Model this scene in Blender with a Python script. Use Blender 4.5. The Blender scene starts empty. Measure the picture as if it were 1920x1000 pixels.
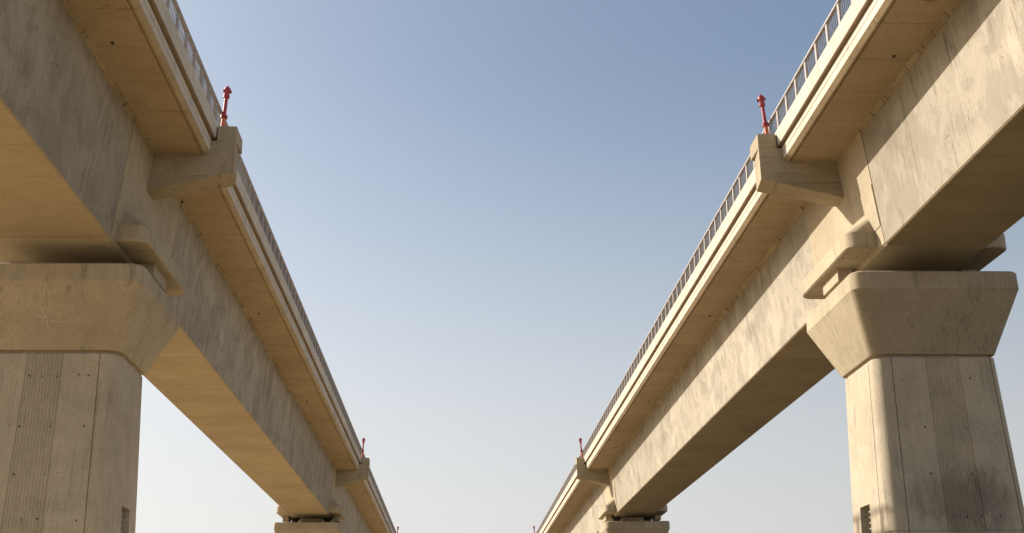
import bpy, bmesh, math, random
from mathutils import Vector, Matrix
random.seed(7)
K = 1.8                       # metres per layout unit
GZ = 1.6                      # eye height above the ground
SPAN = 39.0                   # pier spacing in layout units
XC = {1: 9.10, -1: -7.36}     # centre line of the two viaducts
Y0 = {1: 22.17, -1: 22.07}    # bracket face at the first pier
C = bpy.context.scene.collection

# ------------------------------------------------------------------ materials
class N:
    def __init__(s, name):
        s.m = bpy.data.materials.new(name); s.m.use_nodes = True
        s.t = s.m.node_tree; s.t.nodes.clear()
        s.out = s.new('ShaderNodeOutputMaterial'); s.b = s.new('ShaderNodeBsdfPrincipled')
        s.t.links.new(s.b.outputs[0], s.out.inputs[0])
    def new(s, t, **k):
        n = s.t.nodes.new(t)
        for a, v in k.items(): setattr(n, a, v)
        return n
    def put(s, sock, v):
        if isinstance(v, bpy.types.NodeSocket): s.t.links.new(v, sock)
        else: sock.default_value = v
    def math(s, op, a, b=0.0, clamp=False):
        n = s.new('ShaderNodeMath', operation=op, use_clamp=clamp); s.put(n.inputs[0], a); s.put(n.inputs[1], b); return n.outputs[0]
    def vec(s, op, a, b):
        n = s.new('ShaderNodeVectorMath', operation=op); s.put(n.inputs[0], a); s.put(n.inputs[1], b); return n.outputs[0]
    def noise(s, v, scale, detail=4, rough=.55, dist=0):
        n = s.new('ShaderNodeTexNoise'); s.put(n.inputs['Vector'], v); n.inputs['Scale'].default_value = scale
        n.inputs['Detail'].default_value = detail; n.inputs['Roughness'].default_value = rough; n.inputs['Distortion'].default_value = dist
        return n.outputs[0]
    def ss(s, v, a, b, lo=0., hi=1.):
        n = s.new('ShaderNodeMapRange', interpolation_type='SMOOTHSTEP'); s.put(n.inputs[0], v)
        for i, x in enumerate((a, b, lo, hi)): n.inputs[i+1].default_value = x
        return n.outputs[0]
    def mix(s, fac, a, b, mode='MIX'):
        n = s.new('ShaderNodeMix', data_type='RGBA', blend_type=mode); s.put(n.inputs[0], fac)
        for i, x in ((6, a), (7, b)):
            s.put(n.inputs[i], x if isinstance(x, bpy.types.NodeSocket) else (*x, 1))
        return n.outputs[2]

def coords(n):
    tc = n.new('ShaderNodeTexCoord'); oi = n.new('ShaderNodeObjectInfo')
    comb = n.new('ShaderNodeCombineXYZ')
    r = oi.outputs['Random']
    n.put(comb.inputs[0], n.math('MULTIPLY', r, 57.0)); n.put(comb.inputs[1], n.math('MULTIPLY', r, 133.0)); n.put(comb.inputs[2], n.math('MULTIPLY', r, 91.0))
    P = tc.outputs['Object']
    return P, n.vec('ADD', P, comb.outputs[0])

def line(n, coord, period, width, wob=None, shift=0.0):
    """1 on thin joint lines across a coordinate"""
    x = n.math('ADD', n.math('DIVIDE', coord, period), shift)
    if wob is not None: x = n.math('ADD', x, wob)
    f = n.math('ABSOLUTE', n.math('SUBTRACT', n.math('FRACT', x), .5))
    return n.ss(f, width/period, width/period*.35)

def concrete(name, base, dark, streak=.5, axis='Z', seams=(), patch=.35, stains=(), bump=.35, pores=1.0, pour=.10, crack=.0, ragged=3.2, ties=0.0, board=.34):
    n = N(name); P, Q = coords(n)
    sx = n.new('ShaderNodeSeparateXYZ'); n.put(sx.inputs[0], P)
    X, Y, Z = sx.outputs
    big = n.noise(Q, .22, 5, .6); med = n.noise(Q, 1.3, 7, .65, .6); fine = n.noise(Q, 14, 6, .7); grain = n.noise(Q, 90, 3, .6)
    col = n.mix(n.ss(big, .35, .68), base, [b*.84 for b in base])
    mott = n.math('ADD', n.math('MULTIPLY', med, .62), n.math('MULTIPLY', fine, .38))
    col = n.mix(n.math('MULTIPLY', n.ss(mott, .5, .72), patch), col, dark)
    col = n.mix(n.math('MULTIPLY', n.ss(mott, .48, .3), patch*.55), col, [min(.9, b*1.22) for b in base])
    # runs of dirt along one axis
    sc = {'Z': (2.6, 2.6, .16), 'X': (.22, 3.4, 3.4), 'Y': (3.4, .12, 3.4)}[axis]
    st = n.noise(n.vec('MULTIPLY', Q, sc), 1.6, 6, .7, .25)
    gate = n.ss(n.noise(Q, .55, 3, .5), .40, .62)
    col = n.mix(n.math('MULTIPLY', n.math('MULTIPLY', n.ss(st, .52, .70), gate), streak), col, [d*.62 for d in dark])
    st2 = n.noise(n.vec('MULTIPLY', Q, [c*2.3 for c in sc]), 2.2, 5, .65)
    col = n.mix(n.math('MULTIPLY', n.ss(st2, .50, .72), streak*.45), col, dark)
    col = n.mix(n.math('MULTIPLY', n.ss(st2, .46, .30), streak*.35), col, [min(.9, b*1.18) for b in base])
    # sharp-edged pour and repair patches
    pa = n.noise(n.vec('MULTIPLY', Q, (.5, .8, .8)), .85, 2, .4, 1.2)
    col = n.mix(n.math('MULTIPLY', n.ss(pa, .53, .57), pour), col, [d*.95 for d in dark])
    col = n.mix(n.math('MULTIPLY', n.ss(pa, .44, .40), pour), col, [min(.9, b*1.2) for b in base])
    height = n.math('ADD', n.math('MULTIPLY', med, .5), n.math('MULTIPLY', fine, .35))
    wob = n.math('MULTIPLY', n.math('SUBTRACT', n.noise(Q, .9, 3), .5), .05)
    for ax, per, w, amt, sh in seams:
        c = {'X': X, 'Y': Y, 'Z': Z}[ax]
        l = line(n, c, per, w, wob, sh)
        l = n.math('MULTIPLY', l, n.ss(n.noise(Q, 1.1, 4, .6), .33, .58))
        col = n.mix(n.math('MULTIPLY', l, amt), col, [d*.35 for d in dark])
        # one board differs a little from the next
        cell = n.math('FLOOR', n.math('ADD', n.math('ADD', n.math('DIVIDE', c, per), sh+.5), wob))
        wn = n.new('ShaderNodeTexWhiteNoise', noise_dimensions='1D'); n.put(wn.inputs['W'], n.math('ADD', cell, .37))
        col = n.mix(n.math('MULTIPLY', wn.outputs[0], board), col, [d*1.0 for d in dark])
        height = n.math('SUBTRACT', height, n.math('MULTIPLY', l, .5))
    if crack:
        # thin wandering dark lines: cracks and pour edges
        for sc, th, gs in ((.55, .004, .5), (1.3, .006, .9)):
            cn = n.noise(n.vec('MULTIPLY', Q, (1, 1, .45)), sc, 5, .5, .8)
            cl = n.ss(n.math('ABSOLUTE', n.math('SUBTRACT', cn, .5)), th, th*.3)
            cl = n.math('MULTIPLY', cl, n.ss(n.noise(Q, gs, 3), .52, .64))
            col = n.mix(n.math('MULTIPLY', cl, crack), col, [d*.35 for d in dark])
    # blow holes
    vo = n.new('ShaderNodeTexVoronoi'); n.put(vo.inputs['Vector'], Q); vo.inputs['Scale'].default_value = 5.5
    hole = n.math('MULTIPLY', n.ss(vo.outputs['Distance'], .075, .03), n.ss(n.noise(Q, 2.0, 2), .5, .6))
    col = n.mix(n.math('MULTIPLY', hole, .7*pores), col, [d*.25 for d in dark])
    height = n.math('SUBTRACT', height, n.math('MULTIPLY', hole, .6))
    if ties:
        v2 = n.new('ShaderNodeTexVoronoi'); n.put(v2.inputs['Vector'], n.vec('MULTIPLY', Q, (.6, 1.5, 1.0))); v2.inputs['Scale'].default_value = 1.1
        th = n.math('MULTIPLY', n.ss(v2.outputs['Distance'], .062, .04), n.ss(n.noise(Q, .7, 2), .45, .55))
        col = n.mix(n.math('MULTIPLY', th, ties), col, [d*.3 for d in dark])
    # marks with a place and shape of their own: (centre, radii, strength, colour)
    if stains: sn = n.math('ADD', n.math('MULTIPLY', n.math('SUBTRACT', n.noise(n.vec('MULTIPLY', Q, (1, 1, .4)), 1.5, 8, .72, .8), .5), ragged), n.math('MULTIPLY', n.math('SUBTRACT', fine, .5), 1.2))
    for cen, rad, amt, scol in stains:
        d = n.vec('DIVIDE', n.vec('SUBTRACT', P, cen), rad)
        ln = n.new('ShaderNodeVectorMath', operation='LENGTH'); n.put(ln.inputs[0], d)
        v = n.math('ADD', ln.outputs['Value'], sn)
        col = n.mix(n.math('MULTIPLY', n.ss(v, 1.0, .35), amt), col, scol)
    col = n.mix(n.math('MULTIPLY', n.ss(fine, .50, .68), .30), col, [d*.9 for d in dark])
    col = n.mix(n.math('MULTIPLY', n.ss(grain, .38, .68), .20), col, [d*.8 for d in dark])
    n.put(n.b.inputs['Base Color'], col); n.b.inputs['Roughness'].default_value = .88
    n.b.inputs['Specular IOR Level'].default_value = .25
    bp = n.new('ShaderNodeBump'); bp.inputs['Strength'].default_value = bump; bp.inputs['Distance'].default_value = .06
    n.put(bp.inputs['Height'], height); n.put(n.b.inputs['Normal'], bp.outputs[0])
    return n.m

def paint(name, base, rough, wear, worn=.3, spec=.5):
    n = N(name); P, Q = coords(n)
    a = n.noise(Q, 9, 5, .7); b = n.noise(Q, 60, 3, .6)
    col = n.mix(n.math('MULTIPLY', n.ss(a, .48, .7), worn), base, wear)
    col = n.mix(n.math('MULTIPLY', n.ss(b, .45, .7), .25), col, [c*.8 for c in base])
    n.put(n.b.inputs['Base Color'], col); n.put(n.b.inputs['Roughness'], n.ss(a, .3, .8, rough, min(1, rough+.3)))
    n.b.inputs['Specular IOR Level'].default_value = spec
    return n.m

CB = (.485, .435, .352); CD = (.21, .182, .137)
M = {}
rs = random.Random(21)
WS = [((2.1, -15.2, 17.6), (1, .38, 2.6), .5, (.13, .12, .08)), ((-2.1, -13.9, 16.7), (1, .22, 1.1), .6, (.16, .10, .065)), ((-2.1, -13.2, 15.4), (1, .9, .7), .5, (.52, .46, .36)),
      ((2.1, -11.5, 15.2), (1, .8, .5), .3, (.19, .16, .12)), ((2.1, -7.9, 16.3), (1, 1.1, .9), .3, (.19, .16, .12))]
for i in range(16):
    pale = rs.random() < .4
    WS.append(((rs.choice((-2.1, 2.1)), rs.uniform(-62, -4), rs.uniform(14.5, 17.3)), (1, rs.uniform(.25, 1.3), rs.uniform(.5, 1.8)), rs.uniform(.3, .5), (.48, .42, .33) if pale else (.16, .135, .10)))
M['web'] = concrete('web_concrete', CB, CD, 1.2, 'Z', (('Y', 2.16, .018, .5, .1), ('Y', 7.4, .03, .6, .35)), .65, pour=.32, crack=.6, stains=WS)
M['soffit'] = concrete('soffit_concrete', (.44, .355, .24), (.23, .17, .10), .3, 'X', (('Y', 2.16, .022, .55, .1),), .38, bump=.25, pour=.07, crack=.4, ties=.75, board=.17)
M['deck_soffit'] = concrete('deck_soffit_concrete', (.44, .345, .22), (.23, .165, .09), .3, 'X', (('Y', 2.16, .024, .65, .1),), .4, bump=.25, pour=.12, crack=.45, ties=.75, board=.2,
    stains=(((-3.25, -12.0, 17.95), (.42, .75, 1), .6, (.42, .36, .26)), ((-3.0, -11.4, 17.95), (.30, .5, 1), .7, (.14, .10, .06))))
M['edge'] = concrete('edge_concrete', (.57, .51, .425), (.30, .265, .195), .75, 'Z', (), .3)
M['drip'] = concrete('shaded_underside_concrete', (.30, .225, .155), (.15, .11, .07), .4, 'Y', (), .5)  # parapet underside darkened, its shade put into the colour
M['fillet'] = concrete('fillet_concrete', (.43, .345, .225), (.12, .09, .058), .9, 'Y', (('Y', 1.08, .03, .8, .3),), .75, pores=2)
M['boot'] = concrete('bearing_concrete', (.44, .37, .26), CD, .5, 'Z', (), .4)
M['bracket'] = concrete('bracket_concrete', (.43, .36, .25), (.17, .135, .09), .5, 'X', (('Z', 1.0, .02, .45, .37),), .65, crack=.4)
M['cap'] = concrete('cap_concrete', (.44, .37, .26), CD, .7, 'Z', (), .6, crack=.3)
M['shaft'] = concrete('shaft_concrete', (.47, .405, .305), CD, .55, 'Z', (), .45, crack=.2)
M['shaft_damp'] = concrete('damp_shaft_concrete', (.47, .405, .305), CD, .55, 'Z', (), .45, crack=.2, ragged=1.7,
    stains=(((.35, -1.35, 5.2), (1.9, .7, 1.45), .55, (.125, .107, .083)), ((1.2, -1.35, 5.5), (.7, .6, 1.3), .4, (.12, .10, .075)), ((-1.1, -1.2, 10.9), (.5, 1, .7), .5, (.12, .10, .07))))
M['hole'] = paint('dark_tie_hole', (.085, .07, .052), .9, (.08, .06, .05))
M['chalk'] = paint('white_efflorescence', (.58, .53, .43), .95, (.46, .40, .31), .8, .1)
M['steel'] = paint('railing_steel', (.31, .28, .265), .6, (.24, .16, .12), .45)
M['bar'] = paint('railing_bar_steel', (.17, .15, .135), .6, (.10, .08, .07), .4, .3)
M['red'] = paint('red_enamel', (.30, .022, .032), .42, (.26, .07, .055), .55)
M['orange'] = paint('faded_orange_enamel', (.50, .13, .055), .45, (.42, .2, .12), .5)
M['louver'] = paint('louver_plastic', (.55, .53, .44), .6, (.2, .18, .14), .4)
M['rubber'] = paint('bearing_rubber', (.035, .033, .03), .8, (.08, .07, .06), .4)

def ground_mat():
    n = N('sandy_soil'); P, Q = coords(n)
    a = n.noise(Q, .03, 6, .6); b = n.noise(Q, .6, 8, .7); c = n.noise(Q, 9, 5, .7)
    col = n.mix(n.ss(a, .35, .65), (.47, .36, .21), (.41, .31, .175))
    col = n.mix(n.math('MULTIPLY', n.ss(b, .5, .7), .5), col, (.33, .25, .145))
    col = n.mix(n.math('MULTIPLY', n.ss(c, .5, .7), .35), col, (.42, .33, .21))
    sx = n.new('ShaderNodeSeparateXYZ'); n.put(sx.inputs[0], P)
    lee = n.math('MULTIPLY', n.math('MAXIMUM', n.math('SUBTRACT', 45.0, sx.outputs[1]), 0.0), .07)  # carries the added dark ground towards the eye, to dim front faces
    edge = n.math('ADD', n.math('ADD', sx.outputs[0], lee), n.math('MULTIPLY', n.noise(Q, .12, 5, .6), 9.0))
    col = n.mix(n.ss(edge, 11.0, 15.5), col, n.mix(n.ss(b, .4, .65), (.075, .06, .035), (.045, .04, .024)))    # unseen dark ground, added to cut bounce light onto the right viaduct
    n.put(n.b.inputs['Base Color'], col); n.b.inputs['Roughness'].default_value = .95
    bp = n.new('ShaderNodeBump'); bp.inputs['Strength'].default_value = .6; n.put(bp.inputs['Height'], n.math('ADD', b, n.math('MULTIPLY', c, .3)))
    n.put(n.b.inputs['Normal'], bp.outputs[0]); return n.m

# ------------------------------------------------------------------ mesh helpers
# layout coordinates: u = across the deck from the centre line towards the other viaduct, d = along it, z = up from the eye
def W(s, u, d, z): return (-s*u*K, d*K, z*K)

class MB:
    def __init__(s, side): s.bm = bmesh.new(); s.s = side
    def v(s, u, d, z): return s.bm.verts.new(W(s.s, u, d, z))
    def face(s, vs, mi=0):
        f = s.bm.faces.new(vs); f.material_index = mi; return f
    def loft(s, rings, mi=0, caps=True):
        R = [[s.v(*p) for p in r] for r in rings]
        n = len(R[0]); fs = []
        for a, b in zip(R, R[1:]):
            for i in range(n): fs.append(s.face((a[i], a[(i+1) % n], b[(i+1) % n], b[i]), mi))
        if caps: fs += [s.face(list(reversed(R[0])), mi), s.face(R[-1], mi)]
        return R, fs
    def prism(s, prof, d0, d1, mats=None, cuts=1):
        rings = [[(u, d0+(d1-d0)*k/cuts, z) for u, z in prof] for k in range(cuts+1)]
        n = len(prof); R, fs = s.loft(rings)
        if mats:
            for k in range(cuts):
                for i in range(n): fs[k*n+i].material_index = mats[i]
        return R
    def box(s, u0, u1, d0, d1, z0, z1, mi=0):
        return s.loft([[(u0, d0, z), (u1, d0, z), (u1, d1, z), (u0, d1, z)] for z in (z0, z1)], mi)
    def tube(s, u, d, prof, seg=16, mi=0):
        """stack of rings (r, z) about an upright axis"""
        s.loft([[(u+r*math.cos(2*math.pi*k/seg), d+r*math.sin(2*math.pi*k/seg), z) for k in range(seg)] for r, z in prof], mi)
    def build(s, name, mats, parent=None, bevel=0, smooth=False, loc=(0, 0, 0)):
        bmesh.ops.recalc_face_normals(s.bm, faces=s.bm.faces)
        if bevel:
            es = [e for e in s.bm.edges if len(e.link_faces) == 2 and e.calc_face_angle(0) > .6]
            bmesh.ops.bevel(s.bm, geom=es, offset=bevel*K, segments=2, profile=.5, affect='EDGES', clamp_overlap=True)
        me = bpy.data.meshes.new(name); s.bm.to_mesh(me); s.bm.free()
        for m in mats: me.materials.append(m)
        if smooth: me.shade_smooth(); me.set_sharp_from_angle(angle=math.radians(24))
        o = bpy.data.objects.new(name, me); C.objects.link(o); o.parent = parent; o.location = loc
        return o

def thing(name, label, cat, loc, group=None):
    o = bpy.data.objects.new(name, None); C.objects.link(o); o.location = loc; o.empty_display_size = .5
    o['label'] = label; o['category'] = cat
    if group: o['group'] = group
    return o
def copy_tree(o, parent=None):
    c = o.copy(); C.objects.link(c); c.parent = parent
    for ch in o.children: copy_tree(ch, c)
    return c
def place(side, k): return (XC[side]*K, (Y0[side]+SPAN*k)*K, GZ)

def rrect(u0, u1, d0, d1, r, z, seg=7):
    """rounded rectangle ring, r = radii at (u0,d0),(u1,d0),(u1,d1),(u0,d1)"""
    pts = []
    for (cu, cd, a0), rr in zip(((u0, d0, 180), (u1, d0, 270), (u1, d1, 0), (u0, d1, 90)), r):
        cx = cu+rr if cu == u0 else cu-rr; cy = cd+rr if cd == d0 else cd-rr
        for k in range(seg+1):
            a = math.radians(a0+90*k/seg); pts.append((cx+rr*math.cos(a), cy+rr*math.sin(a), z))
    return pts

# ------------------------------------------------------------------ pier
SH_T, SH_B = 5.66, -GZ/K
def batter(z): return .0365*(SH_T-z)
def pier_shaft(side, p, damp):
    """outline with form seams, ribbed band and rounded corners carried down the whole height"""
    base = []   # (u, d, nu, nd): nu/nd say how far the point moves per unit of batter
    D0, D1, UI, UO, R = -.62, 1.27, 1.145, -1.205, .25
    g, gd = .011, .022
    def front(u, dd=0): base.append((u, D0+dd, u/1.14, -1))
    front(UO+.08)
    for u in (-1.095,):
        front(u-g); front(u-g*.5, gd); front(u+g*.5, gd); front(u+g)
    nr = 11; a, b = -.47, .16; w = (b-a)/nr
    front(a-.012); front(a, .02)
    for i in range(nr):
        x = a+w*i; front(x+w*.15, .02); front(x+w*.40, .003); front(x+w*.60, .003); front(x+w*.85, .02)
    front(b, .02); front(b+.012)
    for u in (.82,):
        front(u-g); front(u-g*.5, gd); front(u+g*.5, gd); front(u+g)
    for k in range(0, 10):
        t = math.radians(-90+90*k/9); base.append((UI-R+R*math.cos(t), D0+R+R*math.sin(t), 1, -1 if k < 5 else -.9))
    def inner(d, du=0): base.append((UI+du, d, 1, (d-.3)/.95))
    for d in (-.25,):
        inner(d-g); inner(d-g*.5, -gd); inner(d+g*.5, -gd); inner(d+g)
    for k in range(0, 8):
        t = math.radians(90*k/7); base.append((UI-.12+.12*math.cos(t), D1-.12+.12*math.sin(t), 1, 1))
    for k in range(0, 8):
        t = math.radians(90+90*k/7); base.append((UO+.12+.12*math.cos(t), D1-.12+.12*math.sin(t), -1, 1))
    for k in range(0, 5):
        t = math.radians(180+90*k/4); base.append((UO+.08+.08*math.cos(t), D0+.08+.08*math.sin(t), -1, -1))
    base.pop()
    def ring(z, shrink=0):
        q = batter(z)-shrink; return [(u+nu*q, d+nd*q, z) for u, d, nu, nd in base]
    mb = MB(side)
    zs = [(SH_T, .03), (SH_T-.03, 0), (2.385, 0), (2.38, .014), (2.362, .014), (2.357, 0), (SH_B, 0)]
    mb.loft([ring(z, s) for z, s in reversed(zs)])
    o = mb.build('shaft', [M['shaft_damp' if damp else 'shaft'], M['hole']], p, smooth=True)
    # recess for the louvre, cut into the inner face
    c = MB(side); c.box(.9, 1.6, .24, .80, 1.75, 2.99); cut = c.build('cutter', [M['shaft']], p)
    mod = o.modifiers.new('recess', 'BOOLEAN'); mod.operation = 'DIFFERENCE'; mod.solver = 'EXACT'; mod.object = cut
    bpy.context.view_layer.update()
    me = bpy.data.meshes.new_from_object(o.evaluated_get(bpy.context.evaluated_depsgraph_get()))
    o.modifiers.clear(); o.data = me; me.name = 'shaft'
    cm = cut.data; bpy.data.objects.remove(cut); bpy.data.meshes.remove(cm)
    # tie holes, in rows, as shallow dark plugs
    h = MB(side); rnd = random.Random(11+side)
    for z in (5.22, 4.28, 3.42, 2.62):
        for u in (.68, .47, .33, .07, -.18, -.41, -.62, -.74, -.88):
            if rnd.random() < .28: continue
            r = rnd.choice((.008, .010, .013, .020)); zz = z+rnd.uniform(-.025, .025); uu = u*(1+batter(zz)*.9)+rnd.uniform(-.03, .03); dd = -.62-batter(zz)
            h.loft([[(uu+r*math.cos(t*math.pi/4), d, zz+r*math.sin(t*math.pi/4)) for t in range(8)] for d in (dd+.05, dd-.002)])
    for z in (5.3, 4.9, 4.6, 4.2, 3.85, 3.55, 3.3, 3.12, 2.8):
        for d in (-.08, .12, .35, .62, .9, 1.05):
            if rnd.random() < .45: continue
            r = rnd.choice((.006, .008, .011)); zz = z+rnd.uniform(-.05, .05); uu = 1.135+batter(zz); dd = d+rnd.uniform(-.05, .05)
            h.loft([[(q, dd+r*math.cos(t*math.pi/4), zz+r*1.4*math.sin(t*math.pi/4)) for t in range(8)] for q in (uu-.05, uu+.002)])
    for fc in h.bm.faces: fc.material_index = 1
    bmesh.ops.recalc_face_normals(h.bm, faces=h.bm.faces)
    tmp = bpy.data.meshes.new('tmp'); h.bm.to_mesh(tmp); h.bm.free()
    bj = bmesh.new(); bj.from_mesh(me); bj.from_mesh(tmp); bj.to_mesh(me); bj.free(); bpy.data.meshes.remove(tmp)
    v = MB(side)
    v.box(.86, .90, .24, .80, 1.75, 2.99)
    z = 2.93
    while z > 1.8:
        v.loft([[(.93, d, z), (1.10+batter(z), d, z-.055), (1.10+batter(z), d, z-.075), (.93, d, z-.02)] for d in (.25, .46)])
        z -= .105
    v.box(.93, 1.14, .46, .475, 1.76, 2.98)
    v.build('louvre', [M['louver']], o)
    return o

def pier_cap(side, p, chalk):
    mb = MB(side); r = (.13, .25, .22, .13)
    def ring(half, d0, d1, z, k=1): return rrect(-half-.095, half+.055, d0, d1, [x*k for x in r], z+(.025 if z > 6 else 0))
    rings = [ring(1.07, -.56, 1.28, 5.60), ring(1.07, -.56, 1.28, 5.70), ring(1.135, -.64, 1.36, 5.70), ring(1.15, -.66, 1.38, 5.725),
             ring(1.535, -1.17, 2.10, 6.80), ring(1.55, -1.19, 2.12, 6.83), ring(1.545, -1.185, 2.115, 7.15), ring(1.51, -1.15, 2.08, 7.185)]
    mb.loft(rings)
    o = mb.build('pier_cap', [M['cap']], p, smooth=True)
    if chalk:
        e = MB(side); rnd = random.Random(3)
        def front_d(z): return -.66-(z-5.725)*(.51/1.075)-.0025
        def stroke(pts, w):
            for (u0, z0), (u1, z1) in zip(pts, pts[1:]):
                n = Vector((z1-z0, u0-u1)); n = n.normalized()*w*rnd.uniform(.35, .95)
                q = [(u0-n.x, z0-n.y), (u1-n.x, z1-n.y), (u1+n.x, z1+n.y), (u0+n.x, z0+n.y)]
                e.loft([[(u, front_d(z)+o2, z) for u, z in q] for o2 in (.01, 0)])
        def zu(x, y): return (.75-(150-x)*.0108-.0, 6.83-(y-545)*.0097)
        stroke([zu(72, 548), zu(66, 562), zu(68, 580), zu(64, 598), zu(69, 607), zu(71, 622), zu(73, 634)], .008)
        stroke([zu(76, 546), zu(75, 560), zu(80, 570), zu(84, 582), zu(87, 590)], .006)
        stroke([zu(54, 602), zu(62, 606), zu(70, 604)], .006)
        stroke([zu(76, 612), zu(86, 614), zu(97, 612)], .005)
        stroke([zu(60, 590), zu(66, 597)], .005)
        e.build('efflorescence', [M['chalk']], o)
    return o

def make_pier(side, k, label, damp=False, chalk=False):
    x, y, z = place(side, k); off = .0 if side > 0 else -.12
    p = thing('bridge_pier', label, 'bridge pier', (x, y+off*K, z), 'concrete piers carrying the two viaducts')
    pier_shaft(side, p, damp); pier_cap(side, p, chalk)
    pl = MB(side); pl.box(-.5, .5, .18, .95, 7.19, 7.56); pl.build('plinth', [M['cap']], p, bevel=.015)
    for u in (.82, -.82):
        for d in (.5,):
            b = MB(side); b.tube(u, d, ((.2, 7.19), (.2, 7.36), (.17, 7.36), (.17, 7.52), (.22, 7.52), (.22, 7.72)), 20)
            b.build('bearing', [M['rubber']], p, smooth=True)
    return p

# ------------------------------------------------------------------ span
def make_span(side, k, label):
    p = thing('girder_span', label, 'bridge span', place(side, k), 'concrete box girder spans of the two viaducts')
    ds, de = 2.5-SPAN+.012, -1.5-.012
    zt = 9.985
    # box girder, sloping webs
    g = MB(side)
    prof = [(-.985, 7.62), (.985, 7.62), (1.012, 7.645), (1.238, zt+.1), (-1.238, zt+.1), (-1.012, 7.645)]
    g.prism(prof, ds, de, mats=(1, 1, 0, 0, 0, 1))
    g.build('box_girder', [M['web'], M['soffit']], p)
    # chamfer strip between web and cantilever
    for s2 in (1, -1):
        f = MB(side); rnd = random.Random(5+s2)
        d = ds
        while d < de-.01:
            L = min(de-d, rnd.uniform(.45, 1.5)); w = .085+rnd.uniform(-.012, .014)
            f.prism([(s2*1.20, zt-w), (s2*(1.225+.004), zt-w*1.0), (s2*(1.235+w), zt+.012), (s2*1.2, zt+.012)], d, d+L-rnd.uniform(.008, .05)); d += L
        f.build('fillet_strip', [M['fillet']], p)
    # deck slab with grooved fascia and drip edge
    d = MB(side)
    h = [(2.195, zt), (2.20, zt+.03), (2.235, zt+.03), (2.24, zt-.006), (2.275, zt-.008), (2.35, zt+.06), (2.355, zt+.20), (2.338, zt+.206), (2.338, zt+.216), (2.355, zt+.222), (2.355, zt+.335), (2.32, zt+.345)]
    prof = [(1.0, zt)] + h + [(-u, z) for u, z in reversed(h)] + [(-1.0, zt)]
    nh = len(h); mats = [0]*3 + [1]*(nh-2) + [0]
    mats = [0]*6 + [1]*(len(prof)-12) + [0]*6  # bottom chamfer takes the darker soffit colour to stand in for its shade
    d.prism(prof, .35-SPAN+.01, .34, mats=mats)
    d.build('deck_slab', [M['deck_soffit'], M['edge']], p)
    # parapet beam, overhanging the fascia
    for s2 in (1, -1):
        q = MB(side); x = .345-SPAN
        pr = [(2.27, 10.335), (2.345, 10.335), (2.37, 10.355), (2.385, 10.345), (2.428, 10.345), (2.44, 10.36), (2.462, 10.665), (2.45, 10.68), (2.29, 10.68)]
        n_seg = 9; step = (.335-x)/n_seg
        for i in range(n_seg):
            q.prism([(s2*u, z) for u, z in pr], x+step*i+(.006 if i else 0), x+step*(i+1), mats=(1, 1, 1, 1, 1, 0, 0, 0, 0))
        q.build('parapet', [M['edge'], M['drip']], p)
    # pier segment: wider web pad and the boot that carries the bearings
    b = MB(side)
    b.prism([(-.97, 7.61), (.97, 7.61), (1.02, 7.66), (1.246, zt+.05), (-1.246, zt+.05), (-1.02, 7.66)], -1.5, 2.5)
    wz = lambda z: 1.012+(z-7.645)*.0961
    for s2 in (1, -1):
        b.loft([[(s2*(wz(8.0)-.1), dd, 8.0), (s2*(wz(8.0)+.02), dd, 8.0), (s2*(wz(8.84)+.02), dd, 8.84), (s2*(wz(8.86)), dd, 8.87), (s2*(wz(8.9)-.1), dd, 8.87)] for dd in (-1.487, 2.487)])
    r = (.26, .26, .26, .26)
    b.loft([rrect(-1.57, 1.57, -1.12, 2.22, [.22]*4, 7.695), rrect(-1.60, 1.60, -1.15, 2.25, r, 7.72), rrect(-1.60, 1.60, -1.15, 2.25, r, 8.01), rrect(-1.585, 1.585, -1.14, 2.24, r, 8.03), rrect(-1.08, 1.08, -.98, 2.08, [.2]*4, 8.40)])
    b.build('pier_segment', [M['boot']], p, smooth=True)
    ky = MB(side); ky.box(1.12, 1.43, .12, 1.15, 7.42, 7.705); ky.build('shear_key', [M['boot']], p, bevel=.02)
    ky = MB(side); ky.box(-1.43, -1.12, .12, 1.15, 7.42, 7.705); ky.build('shear_key', [M['boot']], p, bevel=.02)
    # brackets with upstand blocks
    for s2 in (1, -1):
        c = MB(side)
        def pt(u, dd, z): return (s2*u, dd, z)
        A = [pt(1.10, 0, 9.17), pt(2.86, 0, 9.59), pt(2.86, 0, 10.30), pt(1.10, 0, 10.28)]
        B = [pt(1.10, .52, 9.17), pt(2.785, .69, 9.59), pt(2.785, .69, 10.30), pt(1.10, .55, 10.28)]
        c.loft([A, B])
        c.loft([[pt(2.465, .002, 10.296), pt(2.86, .002, 10.296), pt(2.86, .69, 10.296), pt(2.465, .69, 10.296)], [pt(2.475, .006, 10.62), pt(2.855, .006, 10.62), pt(2.855, .685, 10.62), pt(2.475, .685, 10.62)]])
        c.build('bracket', [M['bracket']], p, bevel=.012)
    # weep hole under the cantilever
    for dd in (-4.45, -16.2, -27.9):
        t = MB(side); t.tube(1.62, dd, ((.03, zt-.03), (.03, zt+.04)), 12); t.build('weep_pipe', [M['hole']], p)
    return p

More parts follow.
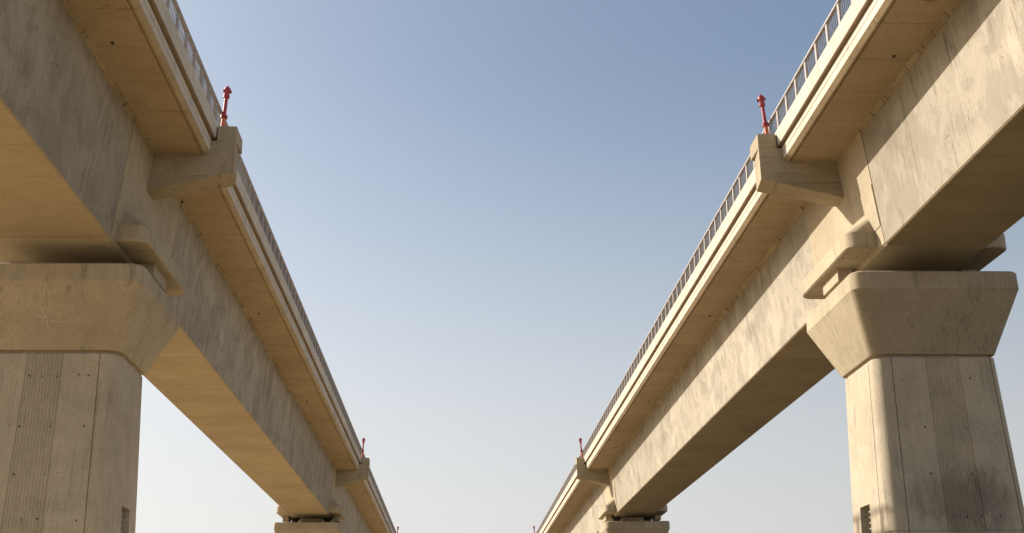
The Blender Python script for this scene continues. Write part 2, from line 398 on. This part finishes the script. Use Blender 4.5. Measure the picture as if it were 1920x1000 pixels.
# ------------------------------------------------------------------ railing
POST = SPAN/56; NP = 56
def make_railing(side, k, label):
    p = thing('railing', label, 'railing', place(side, k), 'steel railings along the viaduct parapets')
    h = MB(side); h.prism([(2.385, 11.10), (2.45, 11.10), (2.455, 11.105), (2.455, 11.145), (2.45, 11.15), (2.385, 11.15)], .33-SPAN+.0, .33)
    h.build('handrail', [M['steel']], p)
    a = MB(side); a.box(2.395, 2.440, -.045, .045, 10.672, 11.102); po = a.build('post', [M['steel']], p)
    b = MB(side)
    nb = 8
    for i in range(1, nb):
        b.tube(2.417, POST*i/nb, ((.0085, 10.70), (.0085, 11.102)), 8)
    b.box(2.407, 2.427, .045, POST-.045, 10.70, 10.722)
    ba = b.build('bar_panel', [M['bar']], p, smooth=True)
    for i in range(NP):
        y = (-.10-POST*i)*K
        if i == 0: po.location.y = y
        else:
            c = po.copy(); C.objects.link(c); c.parent = p; c.location = (0, y, 0)
        if True:
            if i == 0: ba.location.y = y-POST*K
            else:
                c = ba.copy(); C.objects.link(c); c.parent = p; c.location = (0, y-POST*K, 0)
    return p

# ------------------------------------------------------------------ red standpipe
def make_standpipe(side, k, label, lean):
    x, y, z = place(side, k)
    u = 2.52 if side > 0 else 2.47
    p = thing('fire_hydrant', label, 'fire hydrant', (x-side*u*K, y+.42*K, z+10.62*K), 'red standpipes on the viaduct brackets')
    p.rotation_euler = (0, lean, 0)
    a = MB(side); a.tube(0, 0, ((.075, -.004), (.075, .02), (.048, .022), (.046, .40)), 16); a.build('base_pipe', [M['orange']], p, smooth=True)
    f = MB(side); f.tube(0, 0, ((.05, .37), (.074, .375), (.074, .40), (.05, .402), (.05, .41), (.074, .412), (.074, .438), (.05, .442)), 16)
    for i in range(6):
        t = math.pi*i/3; f.tube(.062*math.cos(t), .062*math.sin(t), ((.009, .365), (.009, .448)), 6)
    f.build('flange', [M['red']], p, smooth=True)
    m = MB(side); m.tube(0, 0, ((.040, .435), (.038, .90)), 16); m.build('riser_pipe', [M['red']], p, smooth=True)
    v = MB(side); v.tube(0, 0, ((.043, .84), (.065, .85), (.068, .90), (.052, .92), (.058, .97), (.074, 1.0), (.07, 1.06), (.045, 1.085), (.03, 1.09), (.03, 1.115), (.01, 1.12)), 16)
    def outlet(a0, r, L, z0):
        ca, sa = math.cos(a0), math.sin(a0)
        rings = []
        for t, rr in ((.0, r), (L*.7, r), (L*.7, r*1.3), (L, r*1.3), (L, r*.6)):
            rings.append([(ca*t-sa*rr*math.cos(q), sa*t+ca*rr*math.cos(q), z0+rr*math.sin(q)-t*.35) for q in [2*math.pi*i/12 for i in range(12)]])
        v.loft(rings)
    outlet(math.radians(20), .028, .092, 1.03); outlet(math.radians(200), .028, .088, 1.03); outlet(math.radians(-80), .026, .085, .92)
    v.build('valve_head', [M['red']], p, smooth=True)
    return p

# ------------------------------------------------------------------ the place
g = bmesh.new(); S = 3000
vs = [g.verts.new((x, y, 0)) for x, y in ((-S, -S), (S, -S), (S, S), (-S, S))]; g.faces.new(vs)
me = bpy.data.meshes.new('ground'); g.to_mesh(me); g.free(); me.materials.append(ground_mat())
o = bpy.data.objects.new('ground', me); C.objects.link(o); o['kind'] = 'structure'

make_pier(-1, 0, 'big shaded concrete pier cut off by the left edge, white streaks on its flared cap', chalk=True)
make_pier(1, 0, 'big pier at the right edge, sunlit inner side, dark damp patch low on its front', damp=True)
make_pier(-1, 1, 'small far pier of the shaded left viaduct, only its cap showing at the bottom edge')
make_pier(1, 1, 'small far pier of the sunlit right viaduct, only its cap showing at the bottom edge')

LAB = {
 (-1, 0): 'nearest shaded box girder span of the left viaduct, filling the upper left corner',
 (-1, 1): 'middle shaded girder span of the left viaduct, from big pier to small far pier',
 (-1, 2): 'farthest and smallest shaded box girder span of the left viaduct, beyond the small far pier',
 (1, 0): 'nearest sunlit box girder span of the right viaduct, filling the upper right corner',
 (1, 1): 'middle sunlit girder span of the right viaduct, from big pier to small far pier',
 (1, 2): 'farthest and smallest sunlit box girder span of the right viaduct, beyond the small far pier'}
RLAB = {
 (-1, 0): 'brown backlit railing with bright bars on the nearest span of the left viaduct',
 (-1, 1): 'brown backlit railing on the middle span of the left viaduct, between its two red standpipes',
 (-1, 2): 'smallest brown backlit railing, on the farthest span of the left viaduct',
 (1, 0): 'sunlit pale railing with wide bays on the nearest span of the right viaduct',
 (1, 1): 'sunlit pale railing on the middle span of the right viaduct, between two red standpipes',
 (1, 2): 'smallest sunlit pale railing, on the farthest span of the right viaduct'}
HLAB = {
 (-1, 0): 'largest red standpipe on the left viaduct, with white sun glare down its side',
 (-1, 1): 'mid-sized thin red standpipe on the second bracket of the left viaduct',
 (-1, 2): 'tiny red standpipe at the far end of the left viaduct, at the bottom edge',
 (1, 0): 'largest red standpipe on the right viaduct, with faded orange foot on the near bracket',
 (1, 1): 'mid-sized thin red standpipe on the second bracket of the right viaduct',
 (1, 2): 'tiny red standpipe at the far end of the right viaduct, at the bottom edge'}
for side in (-1, 1):
    sp = make_span(side, 0, LAB[side, 0]); ra = make_railing(side, 0, RLAB[side, 0])
    hy = make_standpipe(side, 0, HLAB[side, 0], math.radians(-4 if side > 0 else 2.5))
    for k in (1, 2):
        c = copy_tree(sp); c.location = place(side, k); c['label'] = LAB[side, k]
        c = copy_tree(ra); c.location = place(side, k); c['label'] = RLAB[side, k]
        c = copy_tree(hy); c.location.y += SPAN*K*k; c['label'] = HLAB[side, k]

# ------------------------------------------------------------------ camera
f, vx, vy, roll = 2215.955, 853.994, 1265.274, -.011017
dx, dy = (vx-960)/f, -(vy-500)/f
c_, s_ = math.cos(roll), math.sin(roll)
ux, uy = c_*dx-s_*dy, s_*dx+c_*dy
phi = math.atan(-uy); psi = math.atan(-ux*math.cos(phi))
fw = Vector((math.sin(psi)*math.cos(phi), math.cos(psi)*math.cos(phi), math.sin(phi)))
rt = Vector((math.cos(psi), -math.sin(psi), 0)); up = rt.cross(fw)
r2 = c_*rt+s_*up; u2 = -s_*rt+c_*up
cam = bpy.data.cameras.new('camera'); co = bpy.data.objects.new('camera', cam); C.objects.link(co)
cam.sensor_fit = 'HORIZONTAL'; cam.sensor_width = 36; cam.lens = f/1920*36; cam.clip_end = 10000
m = Matrix((r2, u2, -fw)).transposed().to_4x4(); m.translation = (0, 0, GZ); co.matrix_world = m
bpy.context.scene.camera = co

# ------------------------------------------------------------------ light
sd = Vector((-1.74, .88, 1.13)).normalized()
el = math.asin(sd.z); az = math.atan2(sd.x, sd.y)
L = bpy.data.lights.new('sun', 'SUN'); L.energy = 4.2; L.angle = math.radians(.55); L.color = (1, .915, .79)
lo = bpy.data.objects.new('sun', L); C.objects.link(lo); lo.rotation_euler = sd.to_track_quat('Z', 'Y').to_euler()
w = bpy.data.worlds.new('World'); bpy.context.scene.world = w; w.use_nodes = True
nt = w.node_tree; nt.nodes.clear()
sky = nt.nodes.new('ShaderNodeTexSky'); sky.sky_type = 'NISHITA'; sky.sun_disc = False
sky.sun_elevation = el; sky.sun_rotation = az; sky.air_density = 1.0; sky.dust_density = 2.6; sky.ozone_density = 1.2
bg = nt.nodes.new('ShaderNodeBackground'); bg.inputs[1].default_value = .086
wo = nt.nodes.new('ShaderNodeOutputWorld')
geo = nt.nodes.new('ShaderNodeNewGeometry'); sep = nt.nodes.new('ShaderNodeSeparateXYZ'); nt.links.new(geo.outputs['Incoming'], sep.inputs[0])
mr = nt.nodes.new('ShaderNodeMapRange'); mr.interpolation_type = 'SMOOTHSTEP'; nt.links.new(sep.outputs[2], mr.inputs[0])
for i, x in enumerate((-.50, 0.0, 0.0, .93)): mr.inputs[i+1].default_value = x
hz = nt.nodes.new('ShaderNodeMix'); hz.data_type = 'RGBA'; nt.links.new(mr.outputs[0], hz.inputs[0])

dot = nt.nodes.new('ShaderNodeVectorMath'); dot.operation = 'DOT_PRODUCT'; nt.links.new(geo.outputs['Incoming'], dot.inputs[0])
dot.inputs[1].default_value = (-math.sin(az), -math.cos(az), 0)          # haze brightens towards the sun, apart from the fill added opposite
fm = nt.nodes.new('ShaderNodeMapRange'); nt.links.new(dot.outputs['Value'], fm.inputs[0])
for i, x in enumerate((-1, 1, .36, 1.20)): fm.inputs[i+1].default_value = x
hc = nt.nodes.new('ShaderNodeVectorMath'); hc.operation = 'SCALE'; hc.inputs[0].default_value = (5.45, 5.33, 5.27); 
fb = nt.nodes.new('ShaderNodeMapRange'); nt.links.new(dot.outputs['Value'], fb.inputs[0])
for i, x in enumerate((-1, 0, 2.4, -.3)): fb.inputs[i+1].default_value = x  # added bright low sky opposite the sun, unseen fill for the left web
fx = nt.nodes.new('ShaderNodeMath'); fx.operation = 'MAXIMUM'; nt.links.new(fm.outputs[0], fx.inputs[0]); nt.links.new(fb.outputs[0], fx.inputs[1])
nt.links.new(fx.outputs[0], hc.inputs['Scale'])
nt.links.new(hc.outputs[0], hz.inputs[7])     # pale dust haze low in the sky, with the added fill
tn = nt.nodes.new('ShaderNodeVectorMath'); tn.operation = 'MULTIPLY'; tn.inputs[1].default_value = (1.10, 1.05, .965)
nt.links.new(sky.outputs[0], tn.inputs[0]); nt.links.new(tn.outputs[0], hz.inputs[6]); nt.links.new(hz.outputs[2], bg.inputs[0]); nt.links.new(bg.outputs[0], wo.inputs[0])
vs_ = bpy.context.scene.view_settings
vs_.view_transform = 'Standard'; vs_.look = 'None'; vs_.exposure = .82; vs_.gamma = 1
